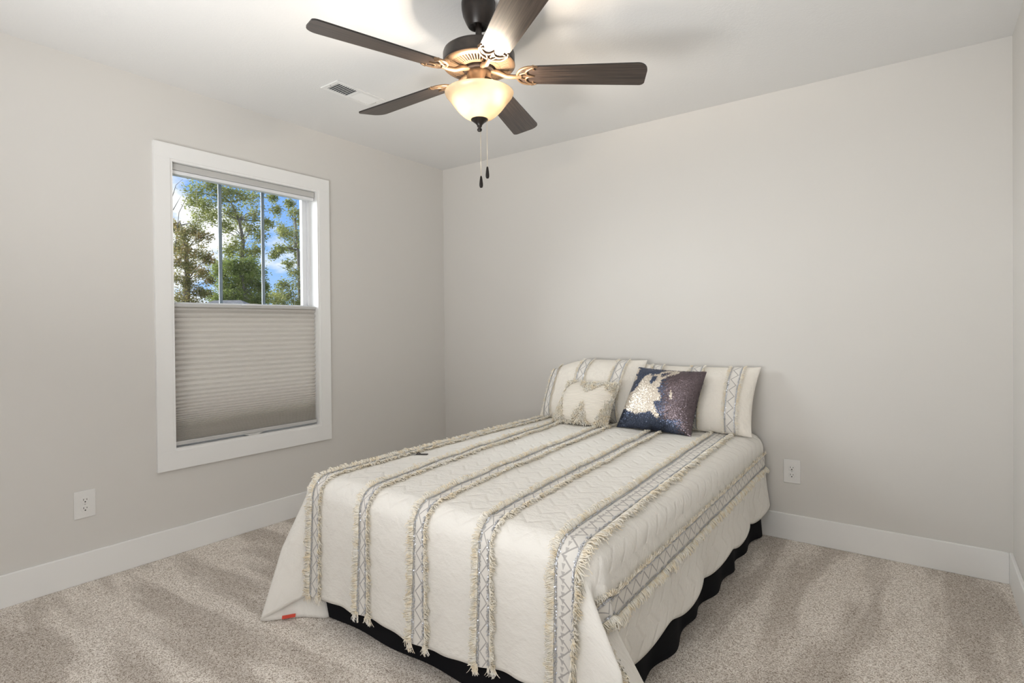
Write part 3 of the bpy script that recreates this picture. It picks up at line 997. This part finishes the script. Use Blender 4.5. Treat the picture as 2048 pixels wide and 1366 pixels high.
for si, st in enumerate(STR):
    # embroidered band
    tv2 = np.linspace(0.0, T_MAX - 0.002, 260)
    uu = np.linspace(-1, 1, 5)
    UU, TV = np.meshgrid(uu, tv2, indexing='ij')
    Sx = s_center(st, TV) + UU * st[2]
    n_, ds, dt = QN(Sx, TV)
    P_ = Q(Sx, TV) + n_ * 0.0042
    npmesh('embroidered_band', P_.reshape(-1, 3), grid_faces(5, 260), st[3], cov, uv=np.stack([UU.ravel(), TV.ravel()], 1))
    # sequin lines on both edges
    for sg in (-1, 1):
        tt_ = np.arange(0.01, T_MAX - 0.006, 0.0028)
        tt_ = np.repeat(tt_, 2)
        if sg > 0:
            tt_ = tt_[(fold_noise(tt_, 40 + si, 60) > -0.25)]
        ss_ = s_center(st, tt_) + sg * (st[2] - 0.001) + nr.normal(0, 0.0024, len(tt_))
        n_, ds, dt = QN(ss_, tt_)
        flakes(Q(ss_, tt_) + n_ * nr.uniform(0.005, 0.008, len(tt_))[:, None], n_, ds, dt, 0.0022, cov, 'sequin_trim', M_silver)
        # fringe
        t_ = np.arange(0.0, T_MAX - 0.004, 0.0046)
        t_ = np.concatenate([t_, t_ + 0.0023])
        s_ = s_center(st, t_) + sg * (st[2] + 0.005)
        n_, ds, dt = QN(s_, t_)
        L = 0.024 * (1 + 0.30 * fold_noise(t_, si * 7 + sg, 40)) * nr.uniform(0.75, 1.2, len(t_))
        if si == 4 and sg > 0:
            L = L * 1.5
        if si in (1, 3) and sg < 0:
            L = L * 0.9
        sway = fold_noise(t_, si * 13 + sg + 5, 30) * 0.8 + nr.normal(0, 0.18, len(t_))
        d0 = ds * sg + dt * sway[:, None] + n_ * nr.uniform(0.0, 0.75, len(t_))[:, None]
        d0 = d0 / np.linalg.norm(d0, axis=1, keepdims=True)
        strands(Q(s_, t_) + n_ * 0.004, d0, n_, dt, L, np.full(len(t_), 0.0027), nr.uniform(0.004, 0.010, len(t_)), cov, 'fringe', droop=0.15)
    # tassel ends that hang below the hem at the foot
    for sg in (-1, 1):
        s_ = s_center(st, np.array([T_MAX])) + sg * (st[2] + 0.012) + nr.normal(0, 0.007, 26)
        t_ = np.full(26, T_MAX - 0.012)
        n_, ds, dt = QN(s_, t_ - 0.006)
        d0 = dt + ds * nr.normal(0, 0.25, 26)[:, None]
        strands(Q(s_, t_) + n_ * 0.006, d0, n_, ds, nr.uniform(0.018, 0.042, 26), np.full(26, 0.0018), np.full(26, 0.002), cov, 'tassel')
# small red tag on the turned corner
q = MB()
p0 = np.array([1.066, -2.081, 0.020]); p1 = np.array([1.100, -2.043, 0.024]); nn = np.array([0.62, -0.72, 0.0]) * 0.004
q.prism([(0, 0), (1, 0), (1, 1), (0, 1)], lambda a, c, sd: tuple(p0 + (p1 - p0) * a + np.array([0.004, -0.004, -0.011]) * (1 - c) + nn * (1 + 0.4 * sd)))
build('care_tag', q, M_red, cov)

# ------------------------------------------------------------------ cushions
def cushion_fn(c00, c10, c11, c01, thick, pw=2.6, pinch=0.06, sag=None, nseed=1, wr=0.004, backf=0.45):
    """corners bottom-left, bottom-right, top-right, top-left (world); returns front(u,v), back(u,v) with u,v in -1..1"""
    c00, c10, c11, c01 = [np.array(c, float) for c in (c00, c10, c11, c01)]
    def mid(u, v):
        uu = (u + 1) / 2; vv = (v + 1) / 2
        uu = uu[..., None]; vv = vv[..., None]
        return (c00 * (1 - uu) * (1 - vv) + c10 * uu * (1 - vv) + c11 * uu * vv + c01 * (1 - uu) * vv)
    ctr = (c00 + c10 + c11 + c01) / 4
    nrm = np.cross(c10 - c00, c01 - c00); nrm = nrm / np.linalg.norm(nrm)
    if nrm[1] > 0:
        nrm = -nrm
    def side(sg):
        def f(u, v):
            u = np.asarray(u, float); v = np.asarray(v, float)
            u, v = np.broadcast_arrays(u, v)
            # edges pull in between the corners
            k = 1 - pinch * (1 - v ** 2) * np.abs(u)
            k2 = 1 - pinch * (1 - u ** 2) * np.abs(v)
            p = mid(u * k, v * k2)
            h = np.clip((1 - np.abs(u) ** pw), 0, 1) ** 0.62 * np.clip((1 - np.abs(v) ** pw), 0, 1) ** 0.62
            w_ = smooth_noise(u * 0.35, v * 0.35, nseed) * wr * np.clip(h * 3, 0, 1)
            p = p + nrm * ((thick if sg > 0 else -thick * backf) * h + (w_ if sg > 0 else 0))[..., None]
            if sag is not None:
                p = p + sag(u, v)
            return p
        return f
    return side(1), side(-1), nrm
def cushion_mesh(name, fn, mt, parent, n=60, mt_back=None):
    g = np.sin(np.linspace(-PI / 2, PI / 2, n))
    UU, VV = np.meshgrid(g, g, indexing='ij')
    front = fn[0](UU, VV).reshape(-1, 3); back = fn[1](UU, VV).reshape(-1, 3)
    F1 = grid_faces(n, n)
    F2 = grid_faces(n, n)[:, ::-1] + n * n
    V = np.concatenate([front, back])
    uv = np.stack([UU.ravel() * 0.33, VV.ravel() * 0.25], 1)
    o = npmesh(name, V, np.concatenate([F1, F2]), mt, parent, uv=np.concatenate([uv, uv]))
    return o
def surf_frame(f, u, v, e=0.01):
    du = f(u + e, v) - f(u - e, v); dv = f(u, v + e) - f(u, v - e)
    n_ = np.cross(du, dv)
    n_ = n_ / np.maximum(np.linalg.norm(n_, axis=-1, keepdims=True), 1e-9)
    n_ = np.where(n_[..., 1:2] > 0, -n_, n_)
    du = du / np.maximum(np.linalg.norm(du, axis=-1, keepdims=True), 1e-9)
    dv = dv / np.maximum(np.linalg.norm(dv, axis=-1, keepdims=True), 1e-9)
    return n_, du, dv
def sham(label, corners, thick, stripes, sag, seed):
    base = np.mean(np.array(corners[:2]), 0)
    t = thing('pillow_sham', label, 'pillow', tuple(base), 'pillow shams at the head of the bed')
    fn = cushion_fn(*corners, thick, sag=sag, nseed=seed, wr=0.010)
    cushion_mesh('pillow', fn, M_sham, t)
    f = fn[0]
    hw = abs(corners[1][0] - corners[0][0]) / 2
    for k, u0 in enumerate(stripes):
        vv = np.linspace(-0.97, 0.97, 120)
        w = 0.024 / hw
        uu = np.linspace(-1, 1, 5)
        A, B = np.meshgrid(uu, vv, indexing='ij')
        U = np.clip(u0 + A * w, -0.985, 0.985)
        n_, du, dv = surf_frame(f, U, B)
        npmesh('embroidered_band', (f(U, B) + n_ * 0.003).reshape(-1, 3), grid_faces(5, 120), M_lace, t, uv=np.stack([A.ravel(), B.ravel() * 0.19], 1))
        for sg in (-1, 1):
            v_ = np.repeat(np.linspace(-0.95, 0.95, 140), 2)
            u_ = np.clip(u0 + sg * w + nr.normal(0, 0.006, len(v_)), -0.985, 0.985)
            n_, du, dv = surf_frame(f, u_, v_)
            flakes(f(u_, v_) + n_ * 0.006, n_, du, dv, 0.0022, t, 'sequin_trim', M_silver)
            v_ = np.linspace(-0.97, 0.97, 150)
            u_ = np.clip(u0 + sg * (w + 0.008), -0.985, 0.985) * np.ones(150)
            n_, du, dv = surf_frame(f, u_, v_)
            d0 = du * sg + dv * (0.5 * fold_noise(v_, seed + k, 12) - 0.15)[:, None] + n_ * nr.uniform(0, 0.4, 150)[:, None]
            strands(f(u_, v_) + n_ * 0.003, d0, n_, dv, nr.uniform(0.010, 0.022, 150), np.full(150, 0.0017), np.full(150, 0.005), t, 'fringe')
    return t
zb = ZT + 0.004
def sagL(u, v):
    # the top left shoulder slumps
    k = np.clip(-u, 0, 1) ** 2 * np.clip(v, 0, 1) ** 2
    return np.stack([0.02 * k, -0.03 * k, -0.12 * k], -1)
sham('cream fringed pillow sham at the left, behind the shaggy white cushion',
     [(1.07, -0.22, zb), (1.77, -0.24, zb), (1.775, -0.075, 0.955), (1.09, -0.075, 0.965)], 0.105, (-0.80, -0.10, 0.60), sagL, 5)
sham('cream fringed pillow sham at the right end of the headboard side, its right edge free',
     [(1.775, -0.235, zb), (2.405, -0.19, zb + 0.004), (2.425, -0.055, 0.935), (1.745, -0.060, 0.930)], 0.09, (-0.70, 0.02, 0.66), None, 9)
# shaggy cushion
shag = thing('shaggy_cushion', 'small white cushion with shaggy tufted triangles left of the sequin cushion', 'cushion', (1.50, -0.34, zb))
SC_ = [(1.285, -0.405, zb + 0.012), (1.665, -0.395, zb + 0.008), (1.70, -0.285, 0.825), (1.345, -0.295, 0.825)]
fnS = cushion_fn(*SC_, 0.065, nseed=21, wr=0.003)
cushion_mesh('knit_cover', fnS, M_knit, shag, 48)
uu = nr.uniform(-0.985, 0.985, 5200); vv = nr.uniform(-0.985, 0.985, 5200)
au, av = np.abs(uu), np.abs(vv)
jit = nr.normal(0, 0.03, len(uu))
tri_b = (vv < -0.02) & (np.abs(uu - 0.02) < 0.34 * (-vv - 0.02) + jit)
tri_t = (vv > 0.40) & (np.abs(uu - 0.05) < 0.85 * (vv - 0.40) + 0.04 + jit)
cor_bl = (-uu > 0.62 + 0.42 * (vv + 0.55) + jit) & (vv < 0.15)
cor_br = (uu > 0.70 + 0.30 * (vv + 0.4) + jit) & (vv < 0.3)
cor_tr = (uu + vv * 0.8 > 1.18 + jit)
cor_tl = (-uu + vv * 0.8 > 1.38 + jit)
keep = tri_b | tri_t | cor_bl | cor_br | cor_tr | cor_tl | (vv < -0.90) | (au > 0.965)
uu, vv = uu[keep], vv[keep]
n_, du, dv = surf_frame(fnS[0], uu, vv)
ang = nr.uniform(0, 2 * PI, len(uu))
d0 = n_ * 0.7 + du * np.cos(ang)[:, None] * 0.8 + dv * np.sin(ang)[:, None] * 0.8
o = strands(fnS[0](uu, vv), d0, n_, du, nr.uniform(0.008, 0.019, len(uu)), np.full(len(uu), 0.0030), np.full(len(uu), 0.002), shag, 'shaggy_tufts')
o['kind'] = 'stuff'
# sequin cushion
seq = thing('sequin_cushion', 'dark blue sequin cushion with a champagne patch leaning on the right sham', 'cushion', (1.92, -0.33, zb))
SQ = [(1.700, -0.355, zb + 0.012), (2.140, -0.365, zb + 0.006), (2.185, -0.235, 0.912), (1.785, -0.225, 0.922)]
fnQ = cushion_fn(*SQ, 0.085, pinch=0.045, nseed=33, wr=0.009)
cushion_mesh('cushion_cover', fnQ, M_navyc, seq, 50)
NSQ = 104
gu = np.linspace(-0.985, 0.985, NSQ)
U, Vv = np.meshgrid(gu, gu, indexing='ij')
U = U + (np.arange(NSQ) % 2)[None, :] * (gu[1] - gu[0]) / 2
U = np.clip(U.ravel(), -0.99, 0.99); Vv = Vv.ravel()
n_, du, dv = surf_frame(fnQ[0], U, Vv)
# champagne patch in the picture plane of the cushion face
c4 = [np.array(c) for c in ((80, 1060), (1270, 1220), (1475, 230), (370, 150))]
a_ = (U + 1) / 2; b_ = (Vv + 1) / 2
IX = np.stack([c4[0][i] * (1 - a_) * (1 - b_) + c4[1][i] * a_ * (1 - b_) + c4[2][i] * a_ * b_ + c4[3][i] * (1 - a_) * b_ for i in (0, 1)], -1)
IX = IX + nr.normal(0, 9, IX.shape)
polys = [[(250, 590), (330, 560), (390, 555), (460, 460), (540, 350), (640, 290), (700, 320), (760, 300), (900, 230), (1110, 230), (1100, 285), (960, 335), (860, 410), (850, 520), (800, 530), (850, 620), (870, 720), (765, 740), (800, 860), (860, 960), (820, 985), (750, 930), (720, 880), (580, 900), (470, 920), (370, 870), (290, 850), (250, 810), (160, 830)],
         [(360, 170), (410, 180), (390, 270), (340, 260)], [(330, 290), (380, 300), (390, 370), (318, 390)], [(1010, 580), (1035, 580), (1035, 700), (1005, 700)]]
hole = [[(700, 330), (785, 345), (770, 400), (710, 480), (660, 430)], [(830, 300), (980, 262), (960, 300), (850, 360)]]
def inside(P2, poly):
    x, y = P2[:, 0], P2[:, 1]
    r_ = np.zeros(len(x), bool)
    j = len(poly) - 1
    for i in range(len(poly)):
        xi, yi = poly[i]; xj, yj = poly[j]
        c_ = ((yi > y) != (yj > y)) & (x < (xj - xi) * (y - yi) / (yj - yi + 1e-9) + xi)
        r_ ^= c_
        j = i
    return r_
mask = np.zeros(len(U), bool)
for p_ in polys:
    mask |= inside(IX, p_)
for p_ in hole:
    mask &= ~inside(IX, p_)
o = flakes(fnQ[0](U, Vv) + n_ * 0.0025, n_, du, dv, 0.0032, seq, 'sequins', [M_navy, M_champ, M_navy_refl], fmat=np.where(mask, 1, np.where((IX[:, 0] - 850) * 0.0022 + nr.normal(0, 0.12, len(U)) + np.where(IX[:, 1] > 1000, -0.5, 0.0) > 0.1, 2, 0)), spread=0.13)  # sequins towards the right take the painted reflection tint
o['kind'] = 'stuff'
# edge fringe of loose sequins at the right side
v_ = nr.uniform(-0.95, 0.75, 160); u_ = np.full(160, 0.985)
n_, du, dv = surf_frame(fnQ[0], u_, v_)
flakes(fnQ[0](u_, v_) + du * nr.uniform(0, 0.010, 160)[:, None], du, n_, dv, 0.003, seq, 'loose_sequins', M_navy)['kind'] = 'stuff'

# ------------------------------------------------------------------ hair clip on the coverlet
zc = float(Q(np.array([1.235]), np.array([1.475 - T0]))[0, 2]) + 0.004
clip = thing('hair_clip', 'small dark grey hair clip lying on the coverlet near the window side', 'hair clip', (1.235, -1.475, zc))
q = MB(); q.prism([(-0.022, -0.004), (-0.006, -0.006), (0.030, -0.010), (0.034, 0.0), (0.030, 0.010), (-0.006, 0.006), (-0.022, 0.004)], lambda x, y, sd: (1.240 + x * 0.94 - y * 0.33, -1.473 + x * 0.33 + y * 0.94, zc + 0.004 * sd + 0.12 * max(x, 0) * 0.4))
build('clip_arm', q, M_clip, clip, bevel=0.001)
q = MB(); q.prism([(-0.022, -0.004), (-0.006, -0.006), (0.026, -0.009), (0.026, 0.009), (-0.006, 0.006), (-0.022, 0.004)], lambda x, y, sd: (1.240 + x * 0.94 - y * 0.33, -1.473 + x * 0.33 + y * 0.94, zc - 0.002 + 0.002 * sd))
build('clip_arm', q, M_clip, clip)
q = MB(); q.prism([(-0.014, -0.008), (0.010, -0.009), (0.012, 0.006), (-0.012, 0.008)], lambda x, y, sd: (1.207 + x * 0.94 - y * 0.33, -1.486 + x * 0.33 + y * 0.94, zc - 0.001 + 0.003 * sd))
build('clip_plate', q, M_clip2, clip)
q = MB(); q.tube([(1.221, -1.489, zc + 0.002), (1.226, -1.478, zc + 0.009), (1.231, -1.468, zc + 0.002)], 0.0022, 8)
build('clip_spring', q, M_clip, clip)

# ------------------------------------------------------------------ outdoors
def b_lawn(t, bs):
    n = t.noise(t.obj(), 3.0, 4)
    t.put(bs.inputs['Base Color'], t.ramp(n, [(0.3, (0.05, 0.09, 0.02)), (0.7, (0.12, 0.17, 0.05))]))
M_lawn = mat('lawn_grass', rough=0.95, build=b_lawn)
GZ = -3.0
b = MB(); b.box(-90, -0.6, -40, 70, GZ - 0.3, GZ)
struct('ground', b, M_lawn)
def ray_at(px, py, X):
    d = CF + CR * (px - 1024) / FPX - CU * (py - 683 - SHY) / FPX
    k = (X - CAM[0]) / d[0]
    return CAM + d * k
def leafmat(name, c0, c1, c2):
    def bl(t, bs):
        n = t.noise(t.obj(), 1.6, 4, 0.7)
        n2 = t.noise(t.obj(), 9.0, 2)
        mm = t.math('ADD', t.math('MULTIPLY', n, 0.5), t.math('MULTIPLY', n2, 0.5))
        c = t.ramp(mm, [(0.36, c0), (0.5, c1), (0.64, c2)])
        t.put(bs.inputs['Base Color'], c)
        out = t.t.nodes['Material Output']
        tr = t.n('ShaderNodeBsdfTranslucent')
        t.put(tr.inputs[0], c)
        m1 = t.n('ShaderNodeMixShader')
        m1.inputs[0].default_value = 0.45
        t.L.new(bs.outputs[0], m1.inputs[1])
        t.L.new(tr.outputs[0], m1.inputs[2])
        t.L.new(m1.outputs[0], out.inputs[0])
    return mat(name, rough=0.6, spec=0.3, build=bl)
ML_a = leafmat('oak_leaves', (0.13, 0.155, 0.04), (0.31, 0.33, 0.10), (0.54, 0.50, 0.20))
ML_b = leafmat('russet_leaves', (0.16, 0.18, 0.055), (0.31, 0.28, 0.11), (0.46, 0.28, 0.13))
ML_c = leafmat('dense_green_leaves', (0.10, 0.145, 0.03), (0.23, 0.28, 0.07), (0.40, 0.41, 0.14))
def b_bark(t, bs):
    n = t.noise(t.mapping(t.obj(), scale=(6, 6, 1.2)), 2.0, 4)
    t.put(bs.inputs['Base Color'], t.ramp(n, [(0.3, (0.12, 0.10, 0.085)), (0.7, (0.30, 0.26, 0.22))]))
M_bark = mat('tree_bark', rough=0.95, build=b_bark)
def tree(name, label, X, trunk, blobs, ml, leaf, dens, seed, twigs=(), spread=0.35, tr=0.26):
    """trunk: pixel polyline (first point continued to the ground); blobs: (px, py, pixel radius)"""
    r = np.random.RandomState(int(seed) + 100)
    tp = [ray_at(px, py, X) for px, py in trunk]
    base = np.array([tp[0][0], tp[0][1], GZ])
    t = thing(name, label, 'tree', tuple(base), 'trees beyond the window')
    depth = (np.array(tp[0]) - CAM) @ CF
    mpp = depth / FPX
    pts = [base, base * 0.4 + tp[0] * 0.6] + tp
    q = MB()
    n_ = len(pts)
    q.tube(pts, [tr * (1 - 0.85 * i / (n_ - 1)) for i in range(n_)], 10)
    LV = []
    for (px, py, pr) in blobs:
        c = ray_at(px, py, X + r.uniform(-spread, spread) * 2.6)
        R_ = pr * mpp
        j = int(np.argmin([np.linalg.norm(np.array(p) - c) + max(0, p[2] - c[2]) * 1.5 for p in pts]))
        a = np.array(pts[j])
        mid = (a + c) / 2 + np.array([r.uniform(-0.2, 0.2), r.uniform(-0.2, 0.2), 0.12 + r.uniform(0, 0.2)])
        q.tube([tuple(a), tuple(mid), tuple(c)], [0.030, 0.018, 0.008], 6)
        sub = int(4 + pr * 0.55)
        for s_ in range(sub):
            o_ = r.normal(0, 1, 3); o_ /= np.linalg.norm(o_)
            cc = c + o_ * R_ * r.uniform(0.25, 1.0) * np.array([1.15, 1.1, 1.0])
            q.tube([tuple(c), tuple((c + cc) / 2 + r.normal(0, 0.04, 3)), tuple(cc)], [0.010, 0.006, 0.003], 4, caps=False)
            nl = int(dens * r.uniform(0.6, 1.3))
            L_ = cc + r.normal(0, 1, (nl, 3)) * R_ * np.array([0.36, 0.34, 0.32])
            LV.append(L_)
    for tw in twigs:
        pp = [ray_at(px, py, X) for px, py in tw]
        q.tube([tuple(p) for p in pp], [0.02 - 0.016 * i / (len(pp) - 1) for i in range(len(pp))], 5)
    build('trunk', q, M_bark, t, smooth=True)
    P_ = np.concatenate(LV)
    n = len(P_)
    d1 = r.normal(0, 1, (n, 3)); d1[:, 2] *= 0.6; d1 /= np.linalg.norm(d1, axis=1, keepdims=True)
    d2 = np.cross(d1, r.normal(0, 1, (n, 3))); d2 /= np.linalg.norm(d2, axis=1, keepdims=True)
    d3 = np.cross(d1, d2)
    sz = (leaf * r.uniform(0.6, 1.3, n))[:, None]
    V = np.stack([P_ - d1 * sz, P_ - d2 * sz * 0.45 + d3 * sz * 0.15, P_ + d1 * sz, P_ + d2 * sz * 0.45 + d3 * sz * 0.15], 1).reshape(-1, 3)
    npmesh('foliage', V, np.arange(n * 4).reshape(n, 4), ml, t, smooth=False)
    return t
tree('tall_tree', 'tall open olive green tree filling the middle of the window', -31.0,
     [(478, 600), (482, 540), (486, 480), (478, 440), (462, 405)],
     [(392, 385, 20), (420, 372, 18), (440, 395, 20), (410, 410, 18), (398, 440, 16), (425, 432, 16), (455, 380, 16), (478, 390, 22), (500, 400, 20), (512, 430, 18), (460, 420, 18), (480, 440, 20), (500, 462, 18), (450, 455, 14), (520, 470, 16), (470, 490, 18), (492, 505, 20), (512, 500, 16), (455, 505, 18), (440, 530, 16), (545, 395, 12), (552, 420, 12), (535, 448, 14), (560, 455, 12), (388, 405, 14)],
     ML_a, 0.080, 38, 5, twigs=[((486, 480), (462, 440), (440, 400)), ((488, 490), (505, 440), (520, 400)), ((486, 470), (450, 445))])
tree('russet_tree', 'olive and russet leafed tree at the left side of the window', -25.5,
     [(372, 610), (375, 560), (372, 500), (362, 450)],
     [(352, 455, 14), (365, 470, 14), (385, 460, 14), (405, 475, 14), (350, 490, 16), (372, 500, 18), (398, 505, 16), (415, 520, 14), (355, 525, 18), (380, 535, 18), (405, 545, 16), (355, 560, 18), (378, 572, 18), (400, 585, 16), (360, 595, 18), (382, 605, 16), (420, 560, 12), (418, 590, 12)],
     ML_b, 0.062, 46, 6, twigs=[((350, 500), (358, 425), (372, 398), (378, 385)), ((346, 420), (362, 392)), ((344, 395), (352, 370), (366, 358))])
tree('dense_tree', 'dense rounded green tree low in the middle of the window', -20.5,
     [(490, 640), (490, 590), (485, 555)],
     [(445, 545, 16), (470, 535, 18), (495, 530, 18), (515, 545, 16), (452, 570, 20), (480, 560, 22), (505, 570, 20), (465, 595, 22), (490, 590, 22), (515, 600, 18), (440, 600, 16), (528, 575, 12), (478, 615, 20), (505, 620, 18)],
     ML_c, 0.052, 105, 8)
tree('right_tree', 'loose green tree at the right side of the window', -25.5,
     [(602, 640), (600, 560), (596, 500), (590, 440)],
     [(588, 425, 12), (600, 440, 14), (575, 465, 14), (592, 470, 16), (605, 490, 16), (580, 495, 12), (560, 500, 11), (548, 508, 10), (598, 520, 14), (575, 530, 10), (590, 545, 14), (600, 570, 16), (570, 570, 12), (582, 590, 16), (555, 590, 16), (540, 600, 16), (565, 610, 16), (600, 605, 14), (580, 405, 10)],
     ML_a, 0.066, 46, 9, twigs=[((600, 545), (575, 540), (555, 530)), ((596, 500), (580, 470), (565, 450))])
# neighbouring house with a hipped roof
hc = ray_at(455, 640, -14.0)
hz = ray_at(455, 600.5, -14.0)[2]
house = thing('house', 'neighbouring house with a grey shingle hip roof just above the shade', 'house', (hc[0], hc[1], GZ))
M_siding = mat('pale_siding', (0.6, 0.58, 0.55), 0.7)
def b_shing(t, bs):
    n = t.noise(t.mapping(t.obj(), scale=(1, 1, 6)), 5.0, 4)
    t.put(bs.inputs['Base Color'], t.ramp(n, [(0.3, (0.13, 0.125, 0.12)), (0.7, (0.27, 0.26, 0.25))]))
M_shing = mat('grey_shingles', rough=0.9, build=b_shing)
hu = np.array([CR[0], CR[1], 0]); hv = np.array([CF[0], CF[1], 0]); hv = hv / np.linalg.norm(hv)
hu = hu / np.linalg.norm(hu)
hb = np.array([hc[0], hc[1], 0])
def HP(x, y, z):
    return tuple(hb + hu * x + hv * y + np.array([0, 0, z]))
q = MB()
ez = hz - 1.7
q.add([HP(-3.2, -3, GZ), HP(3.2, -3, GZ), HP(3.2, 3, GZ), HP(-3.2, 3, GZ), HP(-3.2, -3, ez), HP(3.2, -3, ez), HP(3.2, 3, ez), HP(-3.2, 3, ez)],
      [(0, 1, 5, 4), (1, 2, 6, 5), (2, 3, 7, 6), (3, 0, 4, 7), (4, 5, 6, 7)])
build('house_wall', q, M_siding, house)
q = MB()
q.add([HP(-3.6, -3.4, ez - 0.1), HP(3.6, -3.4, ez - 0.1), HP(3.6, 3.4, ez - 0.1), HP(-3.6, 3.4, ez - 0.1), HP(-0.40, 0, hz), HP(0.42, 0, hz)],
      [(0, 1, 5, 4), (1, 2, 5), (2, 3, 4, 5), (3, 0, 4), (3, 2, 1, 0)])
build('hip_roof', q, M_shing, house)
